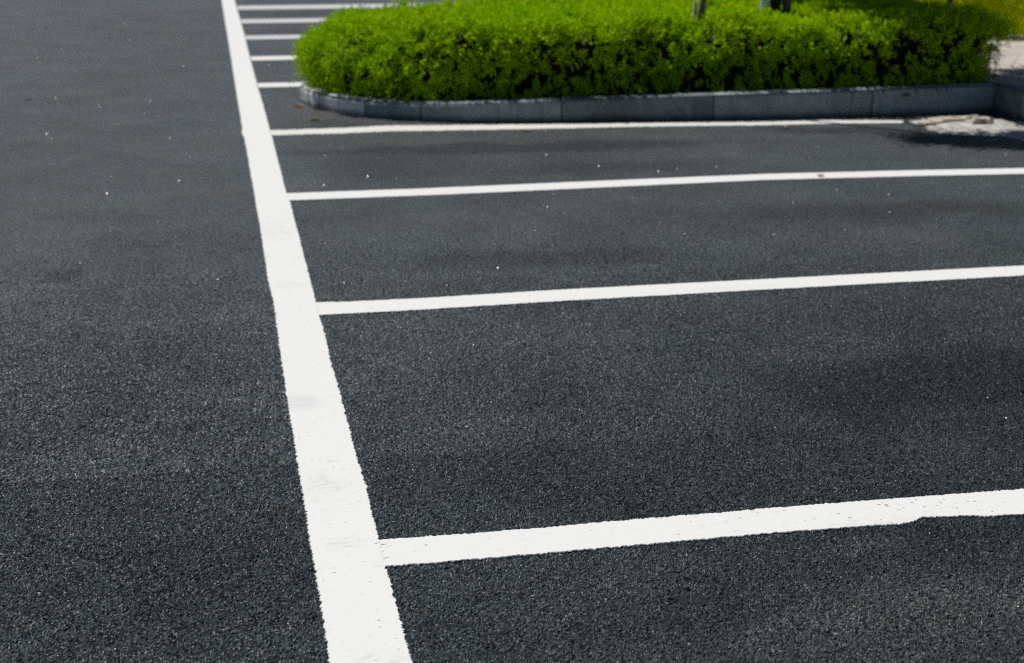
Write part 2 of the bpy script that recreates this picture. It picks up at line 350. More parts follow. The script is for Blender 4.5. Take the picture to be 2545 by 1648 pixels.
# ------------------------------------------------------------------ painted lines
def interp(pts, n_per_m, axis):
    """resample a traced edge (world pts) evenly along axis 0 or 1, ends kept"""
    p = np.array(pts); o = np.argsort(p[:, axis]); p = p[o]
    return p
def band(name, A, B, axis, step, mat, z=0.0044, rag=0.0035, label='', group=None, cat='painted line', pad=None):
    """strip between two traced edges, both as functions of `axis`; edges ragged like paint on chippings"""
    A = interp(A, 0, axis); B = interp(B, 0, axis); o = 1-axis
    lo = min(A[0, axis], B[0, axis]); hi = max(A[-1, axis], B[-1, axis])
    n = max(2, int((hi-lo)/step)); t = np.linspace(0, 1, n+1)
    def edge(E):
        s = E[0, axis] + (E[-1, axis]-E[0, axis])*t
        v = np.interp(s, E[:, axis], E[:, o])
        # ragged: slow wander, grain-size bites
        k = max(1, int(.02/step))
        slow = np.convolve(rng.normal(0, 1, n+1+60), np.ones(60)/60**.5, 'same')[30:30+n+1]*rag*.12
        midr = np.convolve(rng.normal(0, 1, n+7), np.ones(5)/5**.5, 'same')[3:3+n+1]*rag*.28
        return s, v + slow + midr + rng.normal(0, rag*.55, n+1)
    sa, va = edge(A); sb, vb = edge(B)
    V = np.zeros((4*(n+1), 3)); zt = z
    # four rows: foot of the paint film and its top at both edges
    for r, (s, v, zz, dv) in enumerate(((sa, va, zt-.0026, 0), (sa, va, zt, 1), (sb, vb, zt, 1), (sb, vb, zt-.0026, 0))):
        sgn = np.sign(np.mean(vb-va))
        off = (0.0004 if dv else -.0010)*(sgn if r < 2 else -sgn)
        V[r*(n+1):(r+1)*(n+1), axis] = s; V[r*(n+1):(r+1)*(n+1), o] = v + off; V[r*(n+1):(r+1)*(n+1), 2] = zz
    i = np.arange(n)[:, None]; F = []
    for r in range(3):
        F.append(np.concatenate([r*(n+1)+i, r*(n+1)+i+1, (r+1)*(n+1)+i+1, (r+1)*(n+1)+i], 1))
    F = np.concatenate(F)
    # make faces look up
    a, b, c = V[F[n, 0]], V[F[n, 1]], V[F[n, 2]]
    if np.cross(b-a, c-a)[2] < 0: F = F[:, ::-1]
    ob = mesh_obj(name, V, F, mat)
    return tag(ob, label, cat, group)

W_ = lambda pts: [at(x, y, .004) for x, y in pts]
LL = W_([(551, 0), (578, 165), (585, 212), (603, 320), (601, 331), (607.5, 341), (618, 400), (638, 513), (646, 559), (669, 711), (680, 748.5), (699, 887),
         (716, 1001), (727.5, 1068), (739.5, 1150), (749.4, 1200), (769.8, 1342), (787, 1435), (809, 1560), (820, 1648)])
LR = W_([(583, 0), (588, 18), (607, 85), (620.6, 141), (638, 206), (660, 282), (671, 324), (675.5, 338), (704, 450), (712, 479), (719.5, 498.5), (785.3, 748.5), (792.6, 782),
         (811.8, 850), (822.7, 900), (850.4, 994), (867, 1061), (890, 1150), (906.4, 1200), (941.3, 1339), (960, 1411), (986, 1505), (1024, 1648)])
LL = [(LL[0][0], 60.0)] + LL + [(LL[-1][0], -2.0)]
LR = [(LR[0][0]+.0, 60.0)] + LR + [(LR[-1][0], -2.0)]
band('lane_edge_line', LL, LR, 1, .0045, M_PAINT, .0044, label='long broad white line running away up the picture, met by all the shorter lines')
g = 'white lines between the parking bays'
def cross(name, top, bot, mat, label, step=.005, rag=.0035, ext=None):
    T, B = W_(top), W_(bot)
    for E in (T, B):
        E.insert(0, (E[0][0]-.02, E[0][1]))
        # start just short of the long line so the two films butt
        if ext:
            dx = E[-1][0]-E[0][0]
            E.append((ext, E[-1][1] + (ext-E[-1][0])*(-.0285 if ext_slope is None else ext_slope)))
    return band(name, T, B, 0, step, mat, .0036, rag, label, g, 'parking line')
ext_slope = None
def slope(E): return (E[-1][1]-E[0][1])/(E[-1][0]-E[0][0])
t1 = [(944.5, 1341), (1300, 1314.8), (1900, 1263), (2545, 1213.7)]
b1 = [(961, 1406.4), (1300, 1378), (1900, 1325), (2180, 1303), (2240, 1300), (2268, 1296), (2290, 1284), (2400, 1279.5), (2450, 1281), (2545, 1276)]
ext_slope = slope(W_(t1)); cross('parking_line', t1, b1, M_PAINT, 'nearest white bay line, broad, with a notch worn in its lower edge at right', ext=5.6)
t2 = [(787.5, 750.8), (847, 750), (1038, 741), (1400, 719), (1900, 693), (2545, 659.7)]
b2 = [(794, 782), (994, 772), (1400, 747), (1900, 719), (2545, 684)]
ext_slope = slope(W_(t2)); cross('parking_line', t2, b2, M_PAINT, 'second nearest white bay line, clean and straight across the middle of the picture', ext=5.6)
t3 = [(713.5, 480), (1053, 468.2), (1400, 453), (1900, 432), (2250, 423.4), (2545, 417.5)]
b3 = [(719.5, 497.5), (1082, 484), (1400, 469.7), (1900, 446.7), (2280, 437), (2545, 431.5)]
ext_slope = slope(W_(t3)); cross('parking_line', t3, b3, M_PAINT, 'third nearest white bay line, first one in front of the line along the granite kerb', ext=5.5)
t4 = [(672.5, 323), (726.5, 322), (853, 317.6), (965, 312), (1200, 310.3), (1347, 308.8), (1582, 306), (1900, 303), (2060, 298.5), (2244, 299.3)]
b4 = [(676, 336), (853, 331), (970, 325.6), (1200, 322.5), (1376, 319), (1582, 314.5), (1900, 310.5), (2017, 308), (2104, 306), (2244, 305)]
ext_slope = None; cross('parking_line', t4, b4, M_PAINT2, 'worn off-white line running close along the foot of the kerb under the hedge', step=.010, rag=.012)
S0 = -.0245
far = [([(640, 206.8), (753, 202.6)], [(642.5, 217), (753, 212.4)], 'thin white line just left of the hedge, nearest the rounded kerb end', 5.5),
       ([(622.5, 140.6), (729, 138.6)], [(625.5, 150), (732, 147.8)], 'thin white line left of the hedge, second above the rounded kerb end', 5.5),
       ([(609, 89), (744, 86.2)], [(611.5, 98), (744, 95)], 'thin pale line left of the hedge, third above the rounded kerb end', 5.5),
       ([(598.5, 48.5), (758, 45.8)], [(601, 57.6), (758, 54.7)], 'thin greyish white line reaching the upper left shoulder of the hedge', 5.5),
       ([(589.5, 14.7), (885, 8.8), (1118, 3.4)], [(592, 24), (885, 17.0), (1118, 11)], 'farthest whole bay line, passing above the top of the hedge at left', 5.5)]
for i, (t, b, lab, ex) in enumerate(far):
    T, B = W_(t), W_(b)
    # the film width is constant, so both edges share one heading
    T = [T[0], (ex, T[0][1] + S0*(ex-T[0][0]))]; B = [B[0], (ex, B[0][1] + S0*(ex-B[0][0]))]
    band('parking_line', T, B, 0, .015, M_PAINT if i < 2 else M_FAR, .004, .004, lab, g, 'parking line')
band('parking_line', [(.36, 25.75), (5.5, 25.62)], [(.36, 25.6), (5.5, 25.47)], 0, .02, M_FAR, .004, .004,
     'farthest bay line, only a sliver visible over the top of the hedge', g, 'parking line')

# ------------------------------------------------------------------ kerb
KT = .13                                             # width of the kerb top
front = [(.655, 12.35), (.672, 12.155), (.76, 11.873), (.906, 11.567), (1.07, 11.33), (1.25, 11.17), (1.455, 11.04), (1.88, 10.86), (2.45, 10.765),
         (2.91, 10.72), (3.57, 10.65), (3.95, 10.62), (4.78, 10.59), (5.83, 10.66)]
back = [(.70, 12.62), (.85, 12.92), (1.08, 13.15), (1.45, 13.29), (1.9, 13.33), (3.0, 13.33), (4.2, 13.33), (5.4, 13.33), (5.83, 13.33)]
def smooth_path(P, step=.03):
    P = np.array(P, float); out = []
    for i in range(len(P)-1):
        p0 = P[max(i-1, 0)]; p1 = P[i]; p2 = P[i+1]; p3 = P[min(i+2, len(P)-1)]
        n = max(2, int(np.linalg.norm(p2-p1)/step))
        for k in range(n):
            t = k/n
            out.append(.5*((2*p1)+(-p0+p2)*t+(2*p0-5*p1+4*p2-p3)*t*t+(-p0+3*p1-3*p2+p3)*t**3))
    out.append(P[-1]); return np.array(out)
ring = smooth_path(back[::-1]+front)                 # from the back right round the end to the front right
def kerb_h(p):
    return float(np.interp(p[0], [.6, 1.4, 2.9, 4.0, 4.8, 5.9], [.127, .135, .178, .198, .208, .205]))
cum = np.concatenate([[0], np.cumsum(np.linalg.norm(np.diff(ring, axis=0), axis=1))])
def ring_at(s):
    return np.array([np.interp(s, cum, ring[:, 0]), np.interp(s, cum, ring[:, 1])])
def s_of(p): return float(cum[np.argmin(np.linalg.norm(ring-np.array(p), axis=1))])
def kerb_stone(s0, s1, path, hfun, parent, mat, inward=1, gap=.0055, w=KT):
    """one stone swept along the path with a rounded top arris"""
    n = max(2, int((s1-s0)/.06)); prof = None; V = []; F = []
    ss = np.linspace(s0+gap, s1-gap, n+1); jx = random.uniform(-.0025, .0025); jz = random.uniform(-.003, .003)
    for k, s in enumerate(ss):
        p = path(s); q = path(s+.01); o_ = path(s-.01); d = (q-o_); d /= np.linalg.norm(d)
        nr = np.array([-d[1], d[0]])*inward           # towards the planted side
        h = hfun(p)+jz
        pr = [(0+jx, -.08), (0+jx, h-.030), (.006+jx, h-.013), (.018+jx, h-.004), (.036+jx, h), (w-.01, h+.001), (w-.002, h-.006), (w, h-.02), (w, -.08)]
        for a, z in pr:
            e = .004 if (k in (0, n)) and z > 0 else 0
            V.append((p[0]+nr[0]*a, p[1]+nr[1]*a, z-e*.4))
    m_ = 9
    for k in range(n):
        for j in range(m_-1):
            a = k*m_+j; F.append((a, a+1, a+m_+1, a+m_))
    F.append(tuple(range(m_-1, -1, -1))); F.append(tuple(n*m_+j for j in range(m_)))
    o = mesh_obj('kerb_stone', V, F, mat, parent)
    me = o.data
    import bmesh
    bm = bmesh.new(); bm.from_mesh(me); bmesh.ops.recalc_face_normals(bm, faces=bm.faces); bm.to_mesh(me); bm.free()
    return o
kerb = tag(empty('planter_kerb', (0, 0, 0)), 'low grey granite kerb with rounded left end, edging the hedge bed', 'kerb')
cuts = [s_of((1.07, 11.33)), s_of((1.455, 11.04)), s_of((2.45, 10.765)), s_of((3.57, 10.65)), s_of((4.78, 10.59)), cum[-1]]
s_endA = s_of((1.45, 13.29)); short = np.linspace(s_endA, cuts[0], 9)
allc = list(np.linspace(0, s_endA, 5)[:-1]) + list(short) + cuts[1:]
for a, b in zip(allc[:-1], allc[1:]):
    kerb_stone(a, b, ring_at, kerb_h, kerb, M_KERB_SUNLIT if b < cuts[0]+.01 else M_KERB)
# mortar filling behind the joints
inner = []
def offset_ring(dist, z):
    out = []
    for i in range(len(ring)):
        d = ring[min(i+1, len(ring)-1)]-ring[max(i-1, 0)]; d = d/np.linalg.norm(d)
        out.append(ring[i]+np.array([-d[1], d[0]])*dist)
    return np.array(out)
Oa, Ob = offset_ring(.006, 0), offset_ring(KT-.006, 0)
V = []; F = []
for i in range(len(ring)):
    h = kerb_h(ring[i])-.008
    V += [(*Oa[i], -.05), (*Oa[i], h), (*Ob[i], h), (*Ob[i], -.05)]
for i in range(len(ring)-1):
    for j in range(3):
        a = i*4+j; F.append((a, a+4, a+5, a+1))
mesh_obj('mortar_joints', V, F, M_MORTAR, kerb)

side = tag(empty('footway_kerb', (5.83, 10, 0)), 'grey granite kerb at the right edge turning towards the viewer from the corner', 'kerb')
c0 = at(2453, 204, .205); c1 = at(2545, 229, .205)
dx = (c0[0]-c1[0])/(c0[1]-c1[1])
SX = lambda y: c0[0] + (y-c0[1])*min(max(dx, -.05), .17)*0.9
def side_path(s):
    y = 10.655-s; return np.array([SX(y), y])
hs = lambda p: .206
ys = [.0, .42, 1.42, 2.42, 3.42, 4.42, 5.42, 6.42, 7.42, 8.42, 9.42]
for k in range(len(ys)-1):
    o = kerb_stone(ys[k], ys[k+1], side_path, hs, side, M_KERB)
    o.location = (-5.83, -10, 0)
def side_back(s):
    y = 13.36+s; return np.array([5.83, y])
for k in range(8):
    o = kerb_stone(k*1.0, k+1.0, side_back, hs, side, M_KERB, inward=-1); o.location = (-5.83, -10, 0)

# soil inside the bed and the pavement beyond the side kerb
Ob2 = offset_ring(KT-.02, 0)
mesh_obj('planting_soil', [(x, y, kerb_h((x, y))-.03) for x, y in Ob2], [tuple(range(len(Ob2)-1, -1, -1))], M_SOIL)['kind'] = 'structure'
pv = [(SX(1.2)+KT, 1.2), (26, 1.2), (26, 21.3), (5.83+KT, 21.3), (5.83+KT, 13.33), (5.80, 13.33), (5.95, 12.0), (5.86, 10.80), (SX(10.6)+KT, 10.62)]
tag(mesh_obj('pavement', [(x, y, .199) for x, y in pv], [tuple(range(len(pv)))], M_PAVE), kind='structure')

# ------------------------------------------------------------------ hedge
HT = .70
hfoot = smooth_path([(5.72, 13.33), (5.4, 13.4), (3, 13.42), (1.6, 13.36), (1.04, 13.10), (.83, 12.78), (.76, 12.38), (.81, 12.03), (1.0, 11.67),
                     (1.22, 11.41), (1.64, 11.15), (2.2, 11.02), (3, 10.945), (4, 10.87), (4.8, 10.84), (5.65, 10.86), (5.93, 11.0), (6.02, 11.4), (6.02, 12.6), (5.9, 13.2), (5.72, 13.33)], .05)
hc = np.concatenate([[0], np.cumsum(np.linalg.norm(np.diff(hfoot, axis=0), axis=1))])
hd = np.gradient(hfoot, axis=0); hd /= np.linalg.norm(hd, axis=1)[:, None]; hn = np.stack([hd[:, 1], -hd[:, 0]], 1)   # outward
cen = hfoot.mean(0)
if np.mean(np.sum(hn*(hfoot-cen), 1)) < 0: hn = -hn
RIN = .36
def rin(x): return np.interp(x, [.7, 1.2, 2.2, 5.6, 6.0], [.36, .29, .15, .17, .42])
def hedge_side(s, t, bulge=1.0, inset=0.0):
    """t 0 foot .. 1 where the flank has rolled over onto the top"""
    x = np.interp(s, hc, hfoot[:, 0]); y = np.interp(s, hc, hfoot[:, 1])
    nx = np.interp(s, hc, hn[:, 0]); ny = np.interp(s, hc, hn[:, 1])
    a = t*math.pi/2; e = .72
    off = -rin(x)*(1-np.cos(a)**e) ; z0 = .13
    z = z0 + (HT+np.interp(x, [.8, 1.6, 2.4, 3], [-.06, -.04, -.01, 0])-z0)*np.sin(a)**.80
    lf_ = np.interp(x, [.7, 1.6, 2.4], [1, .5, 0]); e = np.exp(-((z-.42)/.13)**2)*lf_*.15 + np.exp(-((z-.61)/.105)**2)*(1-lf_)*.16*(.75+.5*field(x, x*0, 77, 5.)); off = off + e*bulge
    lump = field(x*1.0+z*1.3, y+z*.7, 5, 6.0)*.06 + field(x+z, y+z, 9, 17.0)*.04
    px = x+nx*(off+lump*.8-inset); py = y+ny*(off+lump*.8-inset)
    pz = z + lump*.75*np.sin(a) - inset*np.sin(a)
    # normal
    nh = np.cos(a); N_ = np.stack([nx*nh, ny*nh, np.sin(a)*1.0+.05], -1); N_ /= np.linalg.norm(N_, axis=-1)[:, None]
    return np.stack([px, py, pz], -1), N_
from mathutils.geometry import intersect_point_line
def inside_dist(P):
    # signed distance to the foot outline (inside positive)
    A = hfoot[:-1]; B = hfoot[1:]; d = np.full(len(P), 1e9)
    ins = np.zeros(len(P), bool)
    for a, b in zip(A, B):
        ab = b-a; L = ab@ab
        if L < 1e-12: continue
        t = np.clip(((P-a)@ab)/L, 0, 1); d = np.minimum(d, np.linalg.norm(P-(a+t[:, None]*ab), axis=1))
        c = ((a[1] > P[:, 1]) != (b[1] > P[:, 1]))
        xi = (b[0]-a[0])*(P[:, 1]-a[1])/((b[1]-a[1]) if abs(b[1]-a[1]) > 1e-12 else 1e-12)+a[0]
        ins ^= c & (P[:, 0] < xi)
    return np.where(ins, d, -d)
def hedge_top_z(x, y):
    lump = field(x, y, 5, 6.0)*.055 + field(x, y, 9, 17.0)*.045
    return HT + lump*.75 + np.interp(x, [.8, 1.6, 2.4, 3], [-.06, -.04, -.01, 0])

def sprigs(P, D, L, nleaf, lw, ll, droop=.4, spread=1.0, NB=None):
    """P base, D direction of each sprig; returns rhombic leaves set in pairs along curved stems, with slim stems"""
    n = len(P); t = np.linspace(.15, 1, nleaf)
    rv = rng.normal(0, 1, (n, 3)); S = np.cross(D, rv); S /= np.linalg.norm(S, axis=1)[:, None]; U = np.cross(S, D)
    Vs = []; 
    for k in range(nleaf):
        c = P + D*(L*t[k])[:, None]; c[:, 2] -= droop*(L*t[k])**2*3.0
        c = c + rng.normal(0, .004, (n, 3))
        sg = 1 if k % 2 else -1
        ang = rng.uniform(.5, 1.2, n)
        if k == nleaf-1: ang = rng.uniform(-.2, .2, n)
        ld = D*np.cos(ang)[:, None] + S*(sg*np.sin(ang))[:, None] + U*rng.normal(0, .35, n)[:, None]*spread
        ld[:, 2] -= .25*rng.random(n)
        ld /= np.linalg.norm(ld, axis=1)[:, None]
        sd = np.cross(ld, (U if NB is None else NB*1.1) + rng.normal(0, .45, (n, 3))); sd /= np.linalg.norm(sd, axis=1)[:, None]
        l = ll*rng.uniform(.6, 1.25, n)*(1.05-.35*t[k]); w2 = lw*rng.uniform(.7, 1.2, n)
        upn = np.cross(sd, ld)
        a = c; b = c+ld*(l*.48)[:, None]+sd*w2[:, None]*.5+upn*(w2*.22)[:, None]
        d_ = c+ld*l[:, None]-upn*(l*.12)[:, None]; e_ = c+ld*(l*.48)[:, None]-sd*w2[:, None]*.5+upn*(w2*.22)[:, None]
        Vs.append(np.stack([a, b, d_, e_], 1).reshape(-1, 3))
    V = np.concatenate(Vs); F = np.arange(len(V)).reshape(-1, 4)
    return V, F

hedge = tag(empty('hedge', (3.2, 12.1, .15)), 'long clipped bright green hedge filling the kerbed bed across the top of the picture', 'hedge')
Pall = []; Dall = []; Lall = []; Nall = []
# flanks
ns = 17000
s = rng.uniform(0, hc[-1], ns); t = rng.beta(1.0, 1.1, ns)
P, Nn = hedge_side(s, t, inset=rng.exponential(.03, ns)+.015)
D = Nn*.75 + rng.normal(0, .45, (ns, 3)); D[:, 2] += rng.normal(.0, .3, ns)
for c_ in range(3): D[:, c_] += field(P[:, 0]+P[:, 2], P[:, 1]-P[:, 2], 50+c_, 16.)*.55

# shoots on the long front face hang down under the fuller top
fr = (P[:, 1] < 11.15) & (P[:, 2] < .535) & (P[:, 0] > 1.4)
D[fr] = Nn[fr]*.40 + rng.normal(0, .35, (fr.sum(), 3)); D[fr, 2] -= .65
# hanging shoots low on the flank
low = (t < .3) & (rng.random(ns) < .35); D[low, 2] -= .9
D /= np.linalg.norm(D, axis=1)[:, None]
Pall.append(P); Dall.append(D); Lall.append(rng.uniform(.05, .14, ns)); Lall[-1][fr] *= .7; nb = Nn.copy(); nb[:, 2] -= .15; Nall.append(nb)
# top
nt_ = 24000
Q = np.stack([rng.uniform(.6, 6.05, nt_*2), rng.uniform(10.7, 13.5, nt_*2)], 1)
dd = inside_dist(Q); Q = Q[dd > rin(Q[:, 0])*.85][:nt_]
z = hedge_top_z(Q[:, 0], Q[:, 1]) - rng.exponential(.028, len(Q)) - .02
P = np.stack([Q[:, 0], Q[:, 1], z], 1)
D = rng.normal(0, .6, P.shape); D[:, 2] = np.abs(D[:, 2])*.5+.22; Nall.append(np.tile(np.array([[-.1, .05, 1.]]), (len(P), 1))); D /= np.linalg.norm(D, axis=1)[:, None]
Pall.append(P); Dall.append(D); Lall.append(rng.uniform(.03, .095, len(P)))
P = np.concatenate(Pall); D = np.concatenate(Dall); L = np.concatenate(Lall); NBs = np.concatenate(Nall)
gapf = field(P[:, 0]+P[:, 2]*.8, P[:, 1]+P[:, 2], 41, 26.) + .6*field(P[:, 0], P[:, 1]-P[:, 2], 42, 60.)
gapf = gapf - np.where((P[:, 1] < 11.3) & (P[:, 2] < .52) & (P[:, 0] > 1.4), .50*np.clip((P[:, 0]-1.4)/1., 0, 1), 0)
kp = rng.random(len(P)) < np.clip(.62+gapf*.75, .08, 1); P, D, L, NBs = P[kp], D[kp], L[kp], NBs[kp]
# a few tall shoots breaking the outline
far_ = rng.random(len(P)) < .03; L[far_] *= 1.7
V, F = sprigs(P, D, L, 9, 0.0150, .050, .8, NB=NBs)
loc = np.array([3.2, 12.1, .15])
mesh_obj('foliage', V-loc, F, M_LEAF, hedge)
# inside: added solid shell, its near-black colour standing for shade behind the leaves
ss_ = np.linspace(0, hc[-1], 260); V = []; F = []
tt = np.linspace(0, 1, 9)
for tk in tt:
    p, _ = hedge_side(ss_, np.full(len(ss_), tk), inset=.085); V.append(p)
for k in (.6, .25, .02):
    p = V[8].copy(); c = np.array([3.3, 12.1]); 
    p[:, 0] = c[0]+(p[:, 0]-c[0])*k; p[:, 1] = c[1]+(p[:, 1]-c[1])*k; p[:, 2] = hedge_top_z(p[:, 0], p[:, 1])-.10; V.append(p)
V = np.concatenate(V); n = len(ss_); i = np.arange(n-1)[:, None]
F = np.concatenate([np.concatenate([r*n+i, r*n+i+1, (r+1)*n+i+1, (r+1)*n+i], 1) for r in range(11)])
mesh_obj('dark_core_shell', V-loc, F, M_CORE_SHADE, hedge)

# ------------------------------------------------------------------ trees standing in the bed
def tube(pts, rad, seg=14, rough=0.0, seed=0):
    pts = [Vector(p) for p in pts]; V = []; F = []; r_ = random.Random(seed)
    ph = [r_.uniform(0, 6.28) for _ in range(4)]
    for i, p in enumerate(pts):
        d = (pts[min(i+1, len(pts)-1)]-pts[max(i-1, 0)]).normalized()
        a = d.orthogonal().normalized() if abs(d.z) < .2 else Vector((1, 0, 0)).cross(d).normalized(); b = d.cross(a)
        for k in range(seg):
            an = 2*math.pi*k/seg
            rr = rad[i]*(1+rough*(math.sin(an*2+ph[0]+i*.5)+.6*math.sin(an*5+ph[1]-i*.3)))
            V.append(p+a*math.cos(an)*rr+b*math.sin(an)*rr)
    for i in range(len(pts)-1):
        for k in range(seg):
            F.append((i*seg+k, i*seg+(k+1) % seg, (i+1)*seg+(k+1) % seg, (i+1)*seg+k))
    F.append(tuple(range(seg-1, -1, -1))); F.append(tuple((len(pts)-1)*seg+k for k in range(seg)))
    return V, F
def join(parts):
    V = []; F = []
    for v, f in parts:
        o = len(V); V += list(v); F += [tuple(i+o for i in q) for q in f]
    return V, F
def crown_mesh(clusters, dens, ls, name, mat, parent, origin):
    P = []
    for (c, r, sq) in clusters:
        n = int(dens*r**2); u = rng.normal(0, 1, (n, 3)); u /= np.linalg.norm(u, axis=1)[:, None]
        rad = r*rng.uniform(.2, 1, n)**.5
        q = u*rad[:, None]*np.array([1, 1, sq]); P.append(q+np.array(c))
    P = np.concatenate(P); D = rng.normal(0, 1, P.shape); D[:, 2] -= .2; D /= np.linalg.norm(D, axis=1)[:, None]
    V, F = sprigs(P, D, rng.uniform(.12, .28, len(P)), 6, ls*.42, ls, .3)
    return mesh_obj(name, V-np.array(origin), F, mat, parent)
def shadow_src(x, y, z, g0=0.0):
    """where at height z something must be to shade ground point x, y"""
    k = (z-g0)/sv.z
    return (x+sv.x*k, y+sv.y*k, z)

# thick whitewashed tree
tx, ty = at(1925, 30, .70)
tree = tag(empty('tree', (tx, ty, .15)), 'tree with pale, dark and grey stems close together, right of the slim brown stem', 'tree')
for nm, ox, oy, r0, mt, sd in (('whitewashed_stem', -.085, -.02, .040, M_WASH, 3), ('dark_stem', -.005, .02, .058, M_DARKB, 4), ('grey_stem', .095, .0, .036, M_BARK, 8)):
    v, f = tube([(ox*1.5, oy, -.1), (ox*1.35, oy, .25), (ox*1.1, oy, .52), (ox, oy, .72), (ox*.7, oy*.6, 1.28)], [r0*1.8, r0*1.35, r0*1.1, r0, r0*.95], 22, .07, sd)
    mesh_obj(nm, v, f, mt, tree, True)
brs = [tube([(.02, 0, 1.25), (.05, .05, 1.9), (0, .15, 2.8), (-.05, .3, 3.9)], [.113, .10, .085, .04], 14, .04, 4)]
CL = [(shadow_src(4.70, 9.50, 3.3), .12, .6), (shadow_src(4.93, 9.38, 3.35), .22, .6), (shadow_src(5.22, 9.30, 3.3), .27, .6), (shadow_src(5.58, 9.27, 3.4), .31, .6), (shadow_src(6.0, 9.3, 3.5), .40, .6),
      (shadow_src(4.95, 12.3, 3.8, .7), .22, .5), (shadow_src(5.05, 11.5, 3.6, .7), .24, .5), (shadow_src(4.6, 12.9, 3.9, .7), .16, .5),
      (shadow_src(5.65, 12.0, 3.7, .7), .50, .5), (shadow_src(5.75, 11.2, 3.5, .7), .42, .5), (shadow_src(5.35, 12.9, 3.9, .7), .55, .5), (shadow_src(6.1, 12.7, 3.6, .7), .35, .5),
      (shadow_src(5.35, 11.1, 3.6, .7), .25, .6), (shadow_src(6.7, 11.3, 3.8, .2), .36, .5), (shadow_src(7.2, 10.9, 3.7, .2), .3, .5),
      (shadow_src(6.1, 10.6, 3.7, .2), .32, .5), (shadow_src(5.95, 10.2, 3.7, .2), .22, .5), (shadow_src(5.85, 9.85, 3.6, .2), .17, .5), (shadow_src(5.62, 10.55, 3.5), .22, .5)]
for (c, r, q) in CL:
    e = Vector(c)-Vector((tx, ty, .15)); mid_ = Vector((0, .2, 2.6)).lerp(e, .5)+Vector((0, 0, .15))
    brs.append(tube([(0, .12, 2.6), mid_, e], [.014, .006, .002], 6, 0, 1))
v, f = join(brs); mesh_obj('trunk', v, f, M_BARK, tree, True)
crown_mesh(CL, 6500, .085, 'crown', M_TREE, tree, (tx, ty, .15))

# slim brown tree with a sawn stub beside it
tx2, ty2 = at(1741, 45, .70)
tr2 = tag(empty('tree', (tx2, ty2, .15)), 'slim brown leaning stem with a short sawn stub beside it, poking up from the hedge', 'tree')
v, f = tube([(-.04, 0, -.1), (-.02, 0, .3), (0, 0, .55), (.03, 0, .75), (.07, .02, 1.3), (.12, .05, 2.4), (.15, .1, 3.6), (.1, .1, 4.6)], [.035, .03, .027, .026, .025, .022, .018, .006], 12, .06, 6)
mesh_obj('trunk', v, f, M_BARK, tr2, True)
v, f = tube([(-.035, 0, .2), (-.04, 0, .5), (-.046, 0, .672)], [.016, .0145, .013], 10, .05, 7)
mesh_obj('sawn_stub', v, f, M_BARK, tr2, True)
crown_mesh([((tx2+.1, ty2+.1, 4.7), .3, .8), ((tx2+.2, ty2, 4.2), .22, .8)], 500, .06, 'crown', M_TREE, tr2, (tx2, ty2, .15))

# thin grey stem near the right end
tx3, ty3 = at(2362, 20, .70)
tr3 = tag(empty('tree', (tx3, ty3, .15)), 'thin grey stem leaning left at the shaded right end of the hedge', 'tree')
v, f = tube([(.05, 0, -.1), (.03, 0, .3), (0, 0, .55), (-.03, 0, .75), (-.08, .02, 1.3), (-.16, .05, 2.4), (-.2, .1, 3.4)], [.03, .027, .026, .024, .023, .02, .006], 12, .05, 9)
mesh_obj('trunk', v, f, M_BARK, tr3, True)
crown_mesh([((tx3-.2, ty3+.1, 3.4), .35, .8)], 600, .06, 'crown', M_TREE, tr3, (tx3, ty3, .15))

# ------------------------------------------------------------------ yellow-leaved shrub on the pavement
sx, sy = 7.95, 14.55
shr = tag(empty('shrub', (sx, sy, .2)), 'yellow leaved shrub at the top right corner beyond the end of the hedge', 'shrub')
n = 4800; u = rng.normal(0, 1, (n, 3)); u /= np.linalg.norm(u, axis=1)[:, None]
P = u*(rng.uniform(.35, 1, n)**.4)[:, None]*np.array([1.15, .8, .60])+np.array([.25, .35, .70])
P = P[(P[:, 2] > .10) & (field(P[:, 0]+P[:, 1], P[:, 2]*1.3-P[:, 1], 61, 11.) > -.12)]; D = P-np.array([.25, .35, .5]); D /= np.linalg.norm(D, axis=1)[:, None]; D[:, 2] -= .5; D += rng.normal(0, .4, D.shape); D /= np.linalg.norm(D, axis=1)[:, None]
nb = D.copy(); nb[:, 2] += 1.3
V, F = sprigs(P, D, rng.uniform(.08, .20, len(P)), 6, .040, .095, .6, NB=nb)
mesh_obj('foliage', V, F, M_YEL, shr)
st = []
for k in range(9):
    a = k*.7; st.append(tube([(.05*math.cos(a), .2+.05*math.sin(a), -.02), (.2*math.cos(a)+.05, .2*math.sin(a)+.22, .35), (.45*math.cos(a)+.1, .4*math.sin(a)+.25, .85)], [.012, .009, .004], 6, 0, k))
v, f = join(st); mesh_obj('stems', v, f, M_BARK, shr)

